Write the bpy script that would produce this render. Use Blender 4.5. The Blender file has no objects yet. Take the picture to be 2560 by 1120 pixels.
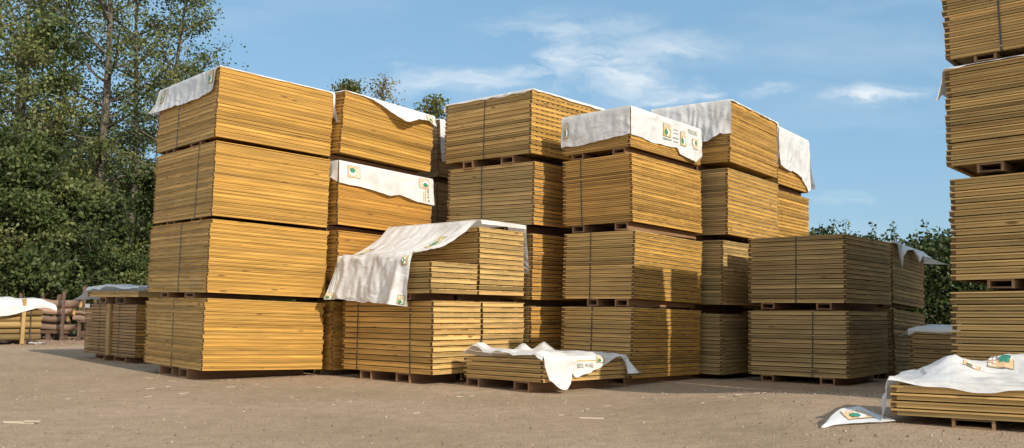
import bpy, math, random
import numpy as np
from mathutils import Vector, Matrix
R=math.radians
C=bpy.context.scene.collection
rnd=random.Random(7)
# ---------------------------------------------------------------- tagging
def tag(o,label=None,cat=None,group=None,kind=None):
    if label: o['label']=label
    if cat: o['category']=cat
    if group: o['group']=group
    if kind: o['kind']=kind
    return o
def empty(name,loc,rz=0.0):
    o=bpy.data.objects.new(name,None); C.objects.link(o)
    o.location=loc; o.rotation_euler=(0,0,rz); o.empty_display_size=.2
    return o
# ---------------------------------------------------------------- materials
def newmat(name):
    m=bpy.data.materials.new(name); m.use_nodes=True
    nt=m.node_tree; nt.nodes.clear()
    out=nt.nodes.new('ShaderNodeOutputMaterial')
    return m,nt,out
class N:
    def __init__(s,nt): s.nt=nt
    def __call__(s,t,**k):
        n=s.nt.nodes.new(t)
        ins=k.pop('i',{})
        for a,b in k.items(): setattr(n,a,b)
        for a,b in ins.items():
            if isinstance(b,tuple) and len(b)==2 and hasattr(b[0],'outputs'): s.nt.links.new(b[0].outputs[b[1]],n.inputs[a])
            elif hasattr(b,'outputs'): s.nt.links.new(b.outputs[0],n.inputs[a])
            else: n.inputs[a].default_value=b
        return n
def ramp(n,fac,stops,interp='LINEAR'):
    r=n('ShaderNodeValToRGB'); r.color_ramp.interpolation=interp
    e=r.color_ramp.elements
    while len(e)<len(stops): e.new(.5)
    for el,(p,c) in zip(e,stops):
        el.position=p; el.color=(*c,1) if len(c)==3 else c
    if fac is not None: n.nt.links.new(fac.outputs[0] if hasattr(fac,'outputs') else fac,r.inputs[0])
    return r
def wood(name,ca,cb,dark=(.17,.085,.03),rough=.72,knots=True):
    m,nt,out=newmat(name); n=N(nt)
    at=n('ShaderNodeAttribute',attribute_name='tint')
    sep=n('ShaderNodeSeparateColor',i={0:(at,'Color')})
    uv=n('ShaderNodeUVMap')
    mp=n('ShaderNodeMapping',i={'Vector':uv,'Scale':(1.6,42,1)})
    gr=n('ShaderNodeTexNoise',i={'Vector':mp,'Scale':1.0,'Detail':4,'Distortion':.5})
    mp2=n('ShaderNodeMapping',i={'Vector':uv,'Scale':(1.3,5,1)})
    bl=n('ShaderNodeTexNoise',i={'Vector':mp2,'Scale':1.2,'Detail':2})
    base=n('ShaderNodeMix',data_type='RGBA',i={0:(sep,1),6:(*ca,1),7:(*cb,1)})
    v1=n('ShaderNodeMapRange',i={0:(gr,0),1:.3,2:.72,3:.70,4:1.12})
    v2=n('ShaderNodeMapRange',i={0:(bl,0),1:.3,2:.7,3:.84,4:1.12})
    v3=n('ShaderNodeMapRange',i={0:(sep,0),1:0.,2:1.,3:.50,4:1.22})
    a=n('ShaderNodeMath',operation='MULTIPLY',i={0:v1,1:v2}); b=n('ShaderNodeMath',operation='MULTIPLY',i={0:a,1:v3})
    col=n('ShaderNodeMix',data_type='RGBA',blend_type='MULTIPLY',i={0:1.0,6:(base,2),7:b})
    last=(col,2)
    if knots:
        mk=n('ShaderNodeMapping',i={'Vector':uv,'Scale':(2.6,9.0,1)})
        vo=n('ShaderNodeTexVoronoi',i={'Vector':mk,'Scale':1.0})
        nk=n('ShaderNodeMapRange',interpolation_type='SMOOTHSTEP',i={0:(vo,0),1:.07,2:.19,3:.85,4:0.})
        cut=n('ShaderNodeSeparateColor',i={0:(vo,1)})
        on=n('ShaderNodeMath',operation='GREATER_THAN',i={0:(cut,0),1:.52})
        kk=n('ShaderNodeMath',operation='MULTIPLY',i={0:nk,1:on})
        kc=n('ShaderNodeMix',data_type='RGBA',i={0:kk,6:last,7:(*dark,1)})
        last=(kc,2)
    mw=n('ShaderNodeMapping',i={'Vector':uv,'Scale':(.9,2.2,1),'Location':(7,3,0)}); nw=n('ShaderNodeTexNoise',i={'Vector':mw,'Scale':1.0,'Detail':3})
    wf=n('ShaderNodeMapRange',interpolation_type='SMOOTHSTEP',i={0:(nw,0),1:.55,2:.75,3:0.,4:.42})
    wc=n('ShaderNodeMix',data_type='RGBA',i={0:wf,6:last,7:(ca[0]*.58,ca[1]*.60,ca[2]*.9,1)}); last=(wc,2)
    bp=n('ShaderNodeBump',i={'Strength':.25,'Distance':.004,'Height':(gr,0)})
    p=n('ShaderNodeBsdfPrincipled',i={'Base Color':last,'Roughness':rough,'Specular IOR Level':.3,'Normal':bp})
    nt.links.new(p.outputs[0],out.inputs[0]); return m
M={}
M['honey']=wood('honey pine',(.575,.318,.066),(.51,.290,.072))
M['green']=wood('treated pine',(.59,.375,.14),(.49,.34,.135))
M['olive']=wood('olive treated pine',(.53,.365,.165),(.44,.335,.155))
M['amber']=wood('amber pine',(.55,.275,.055),(.48,.25,.055))
M['tan']=wood('tan pine',(.60,.35,.098),(.52,.31,.10))
M['brown']=wood('brown stained rail',(.46,.29,.14),(.40,.25,.12),knots=False)
M['round']=wood('green round pole',(.40,.26,.10),(.34,.24,.10))
M['bearer']=wood('rough bearer board',(.29,.155,.085),(.27,.17,.095))
M['endgrain_gapshade']=wood('batten end grain and gap shade',(.23,.125,.045),(.19,.12,.05),knots=False)
M['bark']=wood('log bark',(.36,.24,.17),(.29,.19,.14),rough=.9)
M['cutwood']=wood('fresh cut wood',(.55,.35,.16),(.5,.3,.13),knots=False)
def simple(name,col,rough=.6,metal=0.,noise=0.,scale=8.):
    m,nt,out=newmat(name); n=N(nt)
    p=n('ShaderNodeBsdfPrincipled',i={'Base Color':(*col,1),'Roughness':rough,'Metallic':metal})
    if noise:
        tc=n('ShaderNodeTexCoord'); t=n('ShaderNodeTexNoise',i={'Vector':(tc,'Object'),'Scale':scale,'Detail':5})
        v=n('ShaderNodeMapRange',i={0:(t,0),1:.3,2:.7,3:1-noise,4:1+noise})
        c=n('ShaderNodeMix',data_type='RGBA',blend_type='MULTIPLY',i={0:1.,6:(*col,1),7:v})
        nt.links.new(c.outputs[2],p.inputs['Base Color'])
    nt.links.new(p.outputs[0],out.inputs[0]); return m
M['strap']=simple('black strapping',(.035,.035,.04),.45)
M['rust']=simple('rusty steel',(.13,.08,.06),.85,0,.35,14)
M['ochre']=simple('ochre print',(.52,.38,.13),.6)
M['orange']=simple('peach print',(.66,.43,.25),.6)
M['greenprint']=simple('green print',(.04,.22,.15),.6)
M['ink']=simple('grey green ink',(.22,.23,.18),.6)
M['palewood']=simple('weathered splinter',(.50,.43,.34),.8)
M['paper']=simple('white paper',(.8,.8,.8),.6)
M['whiteprint']=simple('white print',(.85,.87,.9),.6)
def plastic():
    m,nt,out=newmat('white sheeting'); n=N(nt)
    tc=n('ShaderNodeTexCoord')
    mp=n('ShaderNodeMapping',i={'Vector':(tc,'Object'),'Scale':(1,1,1.6)})
    w1=n('ShaderNodeTexNoise',noise_type='RIDGED_MULTIFRACTAL',i={'Vector':mp,'Scale':3.2,'Detail':4,'Roughness':.55,'Distortion':.8})
    w2=n('ShaderNodeTexVoronoi',feature='DISTANCE_TO_EDGE',i={'Vector':mp,'Scale':7})
    nt.links.new(n('ShaderNodeMix',data_type='RGBA',i={0:.12,6:mp,7:(w1,1)}).outputs[2],w2.inputs['Vector'])
    r2=n('ShaderNodeMapRange',i={0:(w2,0),1:0.,2:.12,3:0.,4:1.})
    h=n('ShaderNodeMath',operation='MULTIPLY_ADD',i={0:r2,1:.06,2:w1})
    bp=n('ShaderNodeBump',i={'Strength':.85,'Distance':.028,'Height':h})
    d=n('ShaderNodeTexNoise',i={'Vector':(tc,'Object'),'Scale':2.3,'Detail':4})
    dr=ramp(n,(d.outputs[0]),[(.30,(.62,.61,.60)),(.46,(.77,.775,.78)),(.62,(.81,.82,.835))])
    p=n('ShaderNodeBsdfPrincipled',i={'Base Color':dr,'Roughness':.36,'Specular IOR Level':.5,'Normal':bp})
    t=n('ShaderNodeBsdfTranslucent',i={'Color':(.85,.84,.82,1),'Normal':bp})
    mx=n('ShaderNodeMixShader',i={0:.22,1:p,2:t})
    nt.links.new(mx.outputs[0],out.inputs[0]); return m
M['sheet']=plastic()
def leafmat(name,a,b,c):
    m,nt,out=newmat(name); n=N(nt)
    at=n('ShaderNodeAttribute',attribute_name='tint')
    sep=n('ShaderNodeSeparateColor',i={0:(at,'Color')})
    r=ramp(n,sep.outputs[0],[(0,a),(.55,b),(1,c)])
    p=n('ShaderNodeBsdfPrincipled',i={'Base Color':r,'Roughness':.5,'Specular IOR Level':.3})
    t=n('ShaderNodeBsdfTranslucent',i={'Color':r})
    mx=n('ShaderNodeMixShader',i={0:.3,1:p,2:t})
    nt.links.new(mx.outputs[0],out.inputs[0]); return m
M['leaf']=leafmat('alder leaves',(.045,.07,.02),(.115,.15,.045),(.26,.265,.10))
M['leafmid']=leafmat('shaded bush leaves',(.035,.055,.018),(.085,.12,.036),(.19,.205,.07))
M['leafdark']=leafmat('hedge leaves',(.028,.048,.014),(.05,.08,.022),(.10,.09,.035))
M['leafyel']=leafmat('turning leaves',(.07,.09,.02),(.14,.14,.03),(.25,.15,.04))
def barkmat():
    m,nt,out=newmat('tree bark'); n=N(nt)
    tc=n('ShaderNodeTexCoord'); mp=n('ShaderNodeMapping',i={'Vector':(tc,'Object'),'Scale':(6,6,1.2)})
    t=n('ShaderNodeTexNoise',i={'Vector':mp,'Scale':3,'Detail':6})
    r=ramp(n,t,[(.35,(.05,.04,.03)),(.55,(.12,.10,.08)),(.7,(.22,.2,.16))])
    bp=n('ShaderNodeBump',i={'Strength':.6,'Distance':.02,'Height':t})
    p=n('ShaderNodeBsdfPrincipled',i={'Base Color':r,'Roughness':.9,'Normal':bp})
    nt.links.new(p.outputs[0],out.inputs[0]); return m
M['trunk']=barkmat()
def groundmat():
    m,nt,out=newmat('compacted gravel'); n=N(nt)
    g=n('ShaderNodeNewGeometry')
    big=n('ShaderNodeTexNoise',i={'Vector':(g,'Position'),'Scale':.45,'Detail':5})
    mid=n('ShaderNodeTexNoise',i={'Vector':(g,'Position'),'Scale':5,'Detail':9,'Roughness':.8})
    st=n('ShaderNodeTexVoronoi',i={'Vector':(g,'Position'),'Scale':34,'Randomness':1})
    st2=n('ShaderNodeTexVoronoi',i={'Vector':(g,'Position'),'Scale':90})
    fine=n('ShaderNodeTexNoise',i={'Vector':(g,'Position'),'Scale':60,'Detail':4})
    base=ramp(n,big,[(.33,(.36,.272,.178)),(.5,(.42,.31,.212)),(.68,(.47,.345,.25))])
    v=n('ShaderNodeMapRange',i={0:(mid,0),1:.3,2:.7,3:.76,4:1.2})
    c1=n('ShaderNodeMix',data_type='RGBA',blend_type='MULTIPLY',i={0:1.,6:base,7:v})
    sc=n('ShaderNodeSeparateColor',i={0:(st,1)})
    sel=n('ShaderNodeMath',operation='GREATER_THAN',i={0:(sc,0),1:.80})
    nr=n('ShaderNodeMath',operation='LESS_THAN',i={0:(st,0),1:.33})
    ss=n('ShaderNodeMath',operation='MULTIPLY',i={0:sel,1:nr})
    stc=ramp(n,sc.outputs[1],[(0,(.12,.085,.06)),(.5,(.30,.23,.17)),(1,(.42,.35,.28))])
    sf=n('ShaderNodeMath',operation='MULTIPLY',i={0:ss,1:.65})
    c2=n('ShaderNodeMix',data_type='RGBA',i={0:sf,6:(c1,2),7:stc})
    fv=n('ShaderNodeMapRange',i={0:(fine,0),1:.3,2:.7,3:.86,4:1.14})
    c3=n('ShaderNodeMix',data_type='RGBA',blend_type='MULTIPLY',i={0:1.,6:(c2,2),7:fv})
    h1=n('ShaderNodeMath',operation='MULTIPLY_ADD',i={0:(mid,0),1:1.6,2:(fine,0)})
    hs=n('ShaderNodeMapRange',i={0:(st2,0),1:0.,2:.5,3:.6,4:0.})
    h2=n('ShaderNodeMath',operation='ADD',i={0:h1,1:hs})
    h3=n('ShaderNodeMath',operation='ADD',i={0:h2,1:ss})
    bp=n('ShaderNodeBump',i={'Strength':.9,'Distance':.019,'Height':h3})
    p=n('ShaderNodeBsdfPrincipled',i={'Base Color':(c3,2),'Roughness':.95,'Specular IOR Level':.15,'Normal':bp})
    nt.links.new(p.outputs[0],out.inputs[0]); return m
M['ground']=groundmat()
# ---------------------------------------------------------------- mesh builder
class MB:
    def __init__(s): s.v=[];s.f=[];s.uv=[];s.t=[];s.mi=[];s.mats=[];s.cur=0
    def mat(s,m):
        if m not in s.mats: s.mats.append(m)
        s.cur=s.mats.index(m); return s
    def face(s,idx,uv,t):
        s.f.append(idx); s.uv.append(uv); s.t.append(t); s.mi.append(s.cur)
    def box(s,x0,x1,y0,y1,z0,z1,t=None,fn=None):
        if t is None: t=(rnd.random(),rnd.random(),0)
        k=len(s.v)
        P=[(x,y,z) for z in (z0,z1) for y in (y0,y1) for x in (x0,x1)]
        ou,ov=rnd.random()*50,rnd.random()*50
        L=(x1-x0,y1-y0,z1-z0)
        fs=[((0,2,3,1),(0,1)),((4,5,7,6),(0,1)),((0,1,5,4),(0,2)),((2,6,7,3),(0,2)),((0,4,6,2),(1,2)),((1,3,7,5),(1,2))]
        for idx,ax in fs:
            a,b=ax
            if L[b]>L[a]: a,b=b,a
            s.face([k+i for i in idx],[(P[i][a]+ou,P[i][b]+ov) for i in idx],t)
        s.v+= [fn(p) for p in P] if fn else P
    def grid(s,pts,t=(.5,.5,0)):
        k=len(s.v); nj=len(pts);ni=len(pts[0])
        for r in pts: s.v+=[tuple(p) for p in r]
        for j in range(nj-1):
            for i in range(ni-1):
                a=k+j*ni+i
                s.face([a,a+1,a+ni+1,a+ni],[(i/ni,j/nj),((i+1)/ni,j/nj),((i+1)/ni,(j+1)/nj),(i/ni,(j+1)/nj)],t)
    def tube(s,pts,rad,seg=8,t=None,caps=True,capmat=None):
        if t is None: t=(rnd.random(),rnd.random(),0)
        k=len(s.v); n=len(pts); ou,ov=rnd.random()*50,rnd.random()*50; acc=0
        pts=[Vector(p) for p in pts]
        for i,p in enumerate(pts):
            d=(pts[min(i+1,n-1)]-pts[max(i-1,0)]).normalized()
            a=d.cross(Vector((0,0,1))) if abs(d.z)<.9 else d.cross(Vector((1,0,0)))
            a.normalize(); b=d.cross(a)
            r=rad[i] if isinstance(rad,(list,tuple)) else rad
            for q in range(seg):
                an=2*math.pi*q/seg
                s.v.append(tuple(p+(a*math.cos(an)+b*math.sin(an))*r))
        for i in range(n-1):
            l=(pts[i+1]-pts[i]).length
            for q in range(seg):
                q2=(q+1)%seg; A=k+i*seg
                w=.05
                s.face([A+q,A+q2,A+seg+q2,A+seg+q],[(acc+ou,q*w+ov),(acc+ou,(q+1)*w+ov),(acc+l+ou,(q+1)*w+ov),(acc+l+ou,q*w+ov)],t)
            acc+=l
        if caps:
            c=s.cur
            if capmat: s.mat(capmat)
            for base,rev in ((k,False),(k+(n-1)*seg,True)):
                idx=[base+q for q in range(seg)]
                if rev: idx=idx[::-1]
                s.face(idx,[(ou+.03*math.cos(q),ov+.03*math.sin(q)) for q in range(seg)],t)
            s.cur=c
    def build(s,name,mat=None,parent=None,smooth=False):
        me=bpy.data.meshes.new(name); me.from_pydata(s.v,[],s.f); 
        if not s.mats: s.mats=[mat]
        for m in s.mats: me.materials.append(m)
        n=len(s.f)
        me.polygons.foreach_set('material_index',s.mi)
        uvl=me.uv_layers.new(name='UVMap'); flat=[c for f in s.uv for p in f for c in p]
        uvl.data.foreach_set('uv',flat)
        ca=me.color_attributes.new('tint','FLOAT_COLOR','CORNER')
        tf=[c for f,t in zip(s.f,s.t) for _ in f for c in (t[0],t[1],t[2],1.)]
        ca.data.foreach_set('color',tf)
        if smooth: me.polygons.foreach_set('use_smooth',[True]*n)
        me.update()
        o=bpy.data.objects.new(name,me); C.objects.link(o)
        if parent is not None: o.parent=parent
        return o
# smooth pseudo noise
def hsh(i,j,s): 
    x=math.sin(i*127.1+j*311.7+s*74.7)*43758.5453
    return x-math.floor(x)
def vn(x,y,s=0):
    i,j=math.floor(x),math.floor(y); fx,fy=x-i,y-j
    fx=fx*fx*(3-2*fx); fy=fy*fy*(3-2*fy)
    a=hsh(i,j,s)*(1-fx)+hsh(i+1,j,s)*fx; b=hsh(i,j+1,s)*(1-fx)+hsh(i+1,j+1,s)*fx
    return (a*(1-fy)+b*fy)*2-1
def fbm(x,y,s=0): return .55*vn(x,y,s)+.3*vn(2.1*x,2.1*y,s+1)+.15*vn(4.3*x,4.3*y,s+2)
def ridge(x,y,s=0):
    a=1-abs(vn(x,y,s)); b_=1-abs(vn(2.3*x+5,2.3*y,s+3)); return (a*a*a*.65+b_*b_*b_*.35)
def smooth(a,b,x):
    t=max(0,min(1,(x-a)/(b-a))); return t*t*(3-2*t)
def ground_z(x,y):
    z=.19*smooth(.8,2.9,x)*(1-smooth(8.2,11.6,y))
    z+=.012*fbm(x*.6,y*.6,3)*smooth(14,9,y)
    if y>13.5 and x<-8: z+=.0
    z-=.04*smooth(12.3,14,y)*smooth(1,3,x)
    return z
# ---------------------------------------------------------------- camera
f,pitch,roll=2162.14,0.0962684,0.014693
cd=bpy.data.cameras.new('camera'); cam=bpy.data.objects.new('camera',cd); C.objects.link(cam)
cd.sensor_width=36; cd.lens=36*f/2560; cd.clip_end=2000; cd.clip_start=.05
cp,sp=math.cos(pitch),math.sin(pitch); cr,sr=math.cos(roll),math.sin(roll)
fw=Vector((0,cp,sp)); up0=Vector((0,-sp,cp)); r0=Vector((1,0,0))
rt=r0*cr+up0*sr; up=up0*cr-r0*sr
cam.matrix_world=Matrix(((rt.x,up.x,-fw.x,0),(rt.y,up.y,-fw.y,0),(rt.z,up.z,-fw.z,1.0),(0,0,0,1)))
bpy.context.scene.camera=cam
# ---------------------------------------------------------------- ground
def build_ground():
    xs=[-400,-150,-60,-35,-22]+[ -16+ .4*i for i in range(0,81)]+[20,30,60,150,400]
    ys=[-60,-10,0,1.5]+[2+.25*i for i in range(0,61)]+[18,20,22,25,30,45,90,200,500,900]
    b=MB(); b.grid([[(x,y,ground_z(x,y)) for x in xs] for y in ys])
    tag(b.build('ground',M['ground'],None,True),kind='structure')
build_ground()
# ---------------------------------------------------------------- fence panel packs
GP='packs of fence panels stacked in the yard'
packs={}
def warp(p):
    sx,sy,ta,tb=p['sh']; yaw=p['yaw']
    lx=sx*math.sin(yaw)+sy*math.cos(yaw); ly=-sx*math.cos(yaw)+sy*math.sin(yaw)
    return lambda q:(q[0]+lx*q[2],q[1]+ly*q[2],q[2]+ta*q[1]+tb*q[0])
def pack(key,prm,label,rows=17,style='tight',mat='honey',mat2=None,straps=(.55,),bear=((.2,.34),(.62,.77)),floor=None,jit=.004,extra=0,rng=0,lip=.0,name='fence_panel_pack',cat='fence panel pack',barz=None,step=None):
    x,y,z,yaw,w,d,h,sx,sy,ta,tb=prm
    p=dict(x=x,y=y,z=z,yaw=yaw,w=w,d=d,h=h,sh=(sx,sy,ta,tb)); packs[key]=p
    root=empty(name,(x,y,z),math.pi/2-yaw); p['root']=root
    tag(root,label,cat,GP)
    W=warp(p); pitch=h/rows
    cl=.013 if pitch<.062 else .012
    gap=.004 if style=='tight' else (.0105 if pitch<.062 else .013)
    bt=pitch-cl-gap
    A=M[mat]; B=M[mat2 or mat]; EG=M['endgrain_gapshade']
    for r in range(rows):
        z0=r*pitch; jx,jy=rnd.gauss(0,jit),rnd.gauss(0,jit)
        if step and r>=rows-step[0]: jx+=step[1]; jy+=step[2]
        jx2=rnd.gauss(0,jit*.4); skew=rnd.gauss(0,jit*.7)
        zj=rnd.uniform(0,.0015)
        fn=lambda q,jx=jx,jy=jy,z0=z0,skew=skew,zj=zj: W((q[0]+jx+skew*q[1],q[1]+jy-skew*q[0],q[2]+z0+zj))
        b=MB()
        gs=.2 if style=='tight' else .26
        tb_=(min(1,max(0,rnd.gauss(.6,gs))),rnd.random(),0); tb2=(min(1,max(0,rnd.gauss(.55,.28))),rnd.random(),0)
        # frame battens
        rec=.007 if style!='tight' else .003
        b.mat(A).box(rnd.uniform(0,.004),d-rnd.uniform(0,.004),rnd.uniform(0,.005) if style=='tight' else .002,.04,0,bt-(rnd.choice((0,0,.003,.006)) if style=='tight' else 0),tb_,fn)
        b.mat(A).box(0,d,w-.04,w,0,bt,None,fn)
        b.mat(B).box(.001+rnd.uniform(0,.002),.042,.0405,w-.0405,0,bt*rnd.uniform(.96,1),tb2,fn)
        b.mat(B).box(d-.042,d-.001,.0405,w-.0405,0,bt,None,fn)
        # batten ends on the left face
        e=.0008
        b.mat(EG).box(-e,.002,.001,.039,.001,bt-.001,(rnd.random()*.6,rnd.random(),0),fn)
        b.mat(EG).box(-e,.002,w-.039,w-.001,.001,bt-.001,(rnd.random()*.6,rnd.random(),0),fn)
        pr=(.009 if style=='lip' else .003)+rnd.uniform(-.001,.002)
        zc0,zc1=bt+.0004,bt+cl
        if style in('slatx','tight') :   # boards running along x: seen end-on at the left face
            nb=11; wb=(w)/nb
            for i in range(nb):
                g=.004 if style=='tight' else .012
                t=(rnd.uniform(.4,.85),rnd.random(),0)
                b.mat(A).box(-.002-rnd.random()*.003,d+.002,i*wb+(g if i else -pr),(i+1)*wb-(g if i<nb-1 else -pr),zc0,zc1,t,fn)
        else:                      # boards running along y: seen end-on at the right face
            nb=max(5,int(d/.115)); wb=d/nb; g=.004 if style=='lip' else .02
            for i in range(nb):
                t=(rnd.uniform(.3,.95),rnd.random(),0)
                b.mat(B).box(i*wb+(g if i else -pr),(i+1)*wb-(g if i<nb-1 else -pr),-.003-rnd.random()*.003,w+.003,zc0,zc1,t,fn)
        b.mat(M['endgrain_gapshade']).box(.05,d-.05,.085,.11,bt+cl+.0003,pitch+.0008,(.2,.5,0),fn); b.box(.085,.11,.112,w-.05,bt+cl+.0003,pitch+.0008,(.2,.5,0),fn)  # inner rails closing the row gaps, coloured dark to stand in for shade
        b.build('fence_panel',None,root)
    # bearers
    fz=floor
    if fz is None: fz=-.1
    for (f0,f1) in bear:
        b=MB(); y1=w*(1-f0); y0=w*(1-f1); t=.022
        zt=-.001; zb=fz-z+.001
        fn=lambda q: (q[0],q[1],q[2]+(ta*q[1]+tb*q[0])*(1+ (q[2]-zt)/(zt-zb)))
        th=min(.02,(zt-zb)*.2)
        x0=.012+rnd.uniform(-.005,.01)
        A2=M['bearer']
        b.mat(A2)
        b.box(x0,d-.02,y0,y0+t,zb,zt,(rnd.uniform(.5,.9),rnd.random(),0),fn)
        b.box(x0,d-.02,y1-t,y1,zb,zt,(rnd.uniform(.5,.9),rnd.random(),0),fn)
        b.box(x0+.003,d-.02,y0+t+.001,y1-t-.001,zt-th,zt-.001,None,fn)
        b.box(x0+.003,d-.02,y0+t+.001,y1-t-.001,zb+.001,zb+th,None,fn)
        b.box(d*.5,d*.5+.03,y0+t+.001,y1-t-.001,zb+th+.001,zt-th-.002,None,fn)
        b.build('bearer',None,root)
    for s in straps:
        b=MB(); yy=w*(1-s); sw=.008; o=.008 if style!='lip' else .013; lean=rnd.uniform(-.015,.015)
        path=[(-o,0),(-o,h+.004),(d+o,h+.004),(d+o,-.004),(-o,-.004)]
        b.mat(M['strap'])
        pts=[[W((a,yy-sw+lean*(c/h),c)) for a,c in path],[W((a,yy+sw+lean*(c/h),c)) for a,c in path]]
        b.grid(pts)
        o2=b.build('strap',None,root)
        so=o2.modifiers.new('t','SOLIDIFY'); so.thickness=.0015
    return p
Kd=dict
T={
'A1':[-3.9278,11.182,0.137,0.816,1.976,1.7462,0.9305,-0.005,-0.016,0.002,-0.025],
'A2':[-3.9123,11.1714,1.1361,0.804,1.9808,1.751,0.9566,0.003,-0.003,0.005,-0.022],
'A3':[-3.9085,11.1994,2.1391,0.806,1.9682,1.7289,0.9914,0.011,0.001,0.003,-0.018],
'A4':[-3.923,11.2236,3.1912,0.806,1.9615,1.7492,0.9344,0.029,-0.015,0.002,-0.022],
'B1':[-2.519,12.406,.077,.688,1.15,1.91,.972,-.003,-.003,.001,-.01],
'B2':[-2.50,12.403,1.148,.683,1.15,1.91,.926,.011,.0,.001,-.013],
'B3':[-2.51,12.402,2.159,.679,1.15,1.935,.925,-.013,-.007,0,-.019],
'B4':[-2.511,12.393,3.211,.657,1.15,1.915,.913,.048,.014,-.001,-.018],
'C1':[-0.9769,11.0882,0.1337,0.697,1.7879,0.8985,0.9467,-0.009,-0.001,-0.009,0],
'E1':[.303,12.485,.115,.744,1.829,1.76,.911,-.008,0,.015,.002],
'E2':[.304,12.483,1.118,.744,1.829,1.759,.962,.005,-.001,.018,.002],
'E3':[.316,12.476,2.204,.744,1.828,1.758,.936,-.002,-.003,.027,.004],
'E4':[.257,12.464,3.255,.746,1.856,1.756,.951,.013,0,.016,.006],
'F1':[1.608,11.526,.092,.702,1.181,1.847,.942,.029,-.005,-.003,-.017],
'F2':[1.63,11.525,1.141,.708,1.181,1.844,.924,.026,-.001,-.004,-.021],
'F3':[1.618,11.531,2.177,.732,1.18,1.837,.938,-.014,.006,-.009,-.015],
'F4':[1.59,11.557,3.2,.74,1.172,1.846,.554,-.012,-.001,-.009,-.014],
'G1':[3.143,12.932,.052,.672,1.363,1.988,.902,.007,-.001,.002,-.002],
'G2':[3.163,12.93,1.09,.67,1.359,1.989,.972,.011,-.002,.003,-.002],
'G3':[3.239,12.925,2.145,.668,1.352,1.992,1.013,.009,.001,.004,-.004],
'G4':[3.286,12.934,3.253,.648,1.342,1.982,.952,.022,.001,.007,-.002],
'H3':[4.579,14.808,2.108,.626,1.3,1.738,.995,.002,-.002,0,.018],
'H4':[4.584,14.805,3.208,.621,1.3,1.74,.997,.013,-.007,0,.017],
'I1':[4.5871,11.817,0.1086,0.681,1.4371,1.7897,0.922,0.013,-0.006,-0.013,-0.002],
'I2':[4.5753,11.817,1.129,0.727,1.4371,1.8045,0.9515,0.003,-0.004,-0.006,-0.001],
'L1':[5.073,6.789,.304,.753,1.518,1.50,.923,.005,-.011,-.015,0],
'L2':[5.075,6.766,1.331,.744,1.514,1.50,.921,.012,-.015,-.019,0],
'L3':[5.069,6.744,2.359,.733,1.518,1.50,.899,.007,-.011,-.018,0],
'L4':[5.089,6.738,3.339,.728,1.514,1.50,.834,-.026,.01,-.013,0],
'M1':[4.39,5.56,.279,.551,1.83,.98,.225,0,0,-.016,0],
'N1':[.383,10.197,.133,.79,1.375,1.538,.268,.027,-.004,-.019,-.008],
'O1':[-6.063,14.161,.098,.733,2.017,1.832,.865,-.018,-.008,-.001,0],
}
def shift(p,dx,dz,w=None,d=None,h=None,dyl=0):
    """same pack moved dx along its right face, dyl along its left face, dz up"""
    q=list(p); yaw=p[3]
    q[0]+=dx*math.sin(yaw)-dyl*math.cos(yaw); q[1]+=dx*math.cos(yaw)+dyl*math.sin(yaw); q[2]+=dz
    if w: q[4]=w
    if d: q[5]=d
    if h: q[6]=h
    return q
def col(keys,labels,first,**kw):
    prev=None
    for i,(k,l) in enumerate(zip(keys,labels)):
        prm=T[k]; g=ground_z(prm[0]+.3,prm[1]+.6)
        fl=g-.002 if prev is None else prev
        a={q:(v[i] if isinstance(v,list) else v) for q,v in kw.items()}
        pack(k,prm,l,floor=fl,**a)
        prev=prm[2]+prm[6]+.001
col(['A1','A2','A3','A4'],['bottom pack of honey pine panels at ground level in the tallest left-hand column','second pack from the ground in the tallest left-hand column of honey pine panels','third pack from the ground in the tallest left-hand column of honey pine panels','topmost pack of honey pine panels in the left-hand column, hooded by a drooping white sheet'],0,
  rows=[18,18,19,18],style='tight',mat='honey',mat2='green',straps=[(.5,),(.55,),(.74,),(.38,)],bear=[((.28,.5),(.62,.76)),((.25,.37),(.64,.78)),((.25,.38),(.66,.81)),((.17,.31),(.6,.76))],jit=[.0045,.004,.0045,.004],step=[(1,.03,.0),(1,.02,-.01),None,None])
col(['B1','B2','B3','B4'],['bottom pack of the recessed column, a narrow strip beside the two-strapped front pack','second pack of the recessed column, partly hidden behind the long sloping white sheet','third pack of the recessed column, a taut white sheet across its upper half','topmost pack of the recessed column, with a white sheet slipping down from its top right'],0,
  rows=[17,18,17,18],style='tight',mat=['honey','amber','amber','honey'],mat2='amber',straps=(),jit=[.012,.006,.004,.005])
C1=T['C1']
pack('C1',C1,'wide front pack at ground level below the draped sheet, with two black straps',rows=13,style='lip',mat='green',mat2='tan',straps=(.18,.77),bear=((.21,.34),(.61,.76)),floor=-.002)
pack('C1b',shift(C1,.945,.0,d=.88),'ground-level pack directly behind the two-strapped front pack, above the low wrapped pile',rows=13,style='lip',mat='green',straps=(),floor=-.002)
pack('C2a',shift(C1,-.06,1.035,h=.415,d=.87),'short six-row pack resting on the two-strapped front pack, half under the draped sheet',rows=6,style='lip',mat='green',straps=(),floor=C1[2]+C1[6])
pack('C2b',shift(C1,.855,1.035,h=.93,d=.95),'tall pack behind the short one, its top edge capped by the long sloping sheet',rows=13,style='lip',mat='green',straps=(),floor=C1[2]+C1[6])
D4=[-1.248,14.499,3.199,.703,1.772,1.694,.977,-.015,-.005,0,0]
T['D4']=D4; T['D3']=shift(D4,0,-1.08); T['D2']=shift(D4,0,-2.13)
T['D3'][6]=.97
col(['D2','D3','D4'],['dark pack glimpsed lowest in the gap between recessed and central columns','dark pack second from the top in the gap behind the recessed column','dark top pack in the gap behind the recessed column, sheet strip over its edge'],0,rows=17,style='tight',mat='brown',straps=(),bear=((.1,.2),(.8,.9)),jit=.008)
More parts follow.
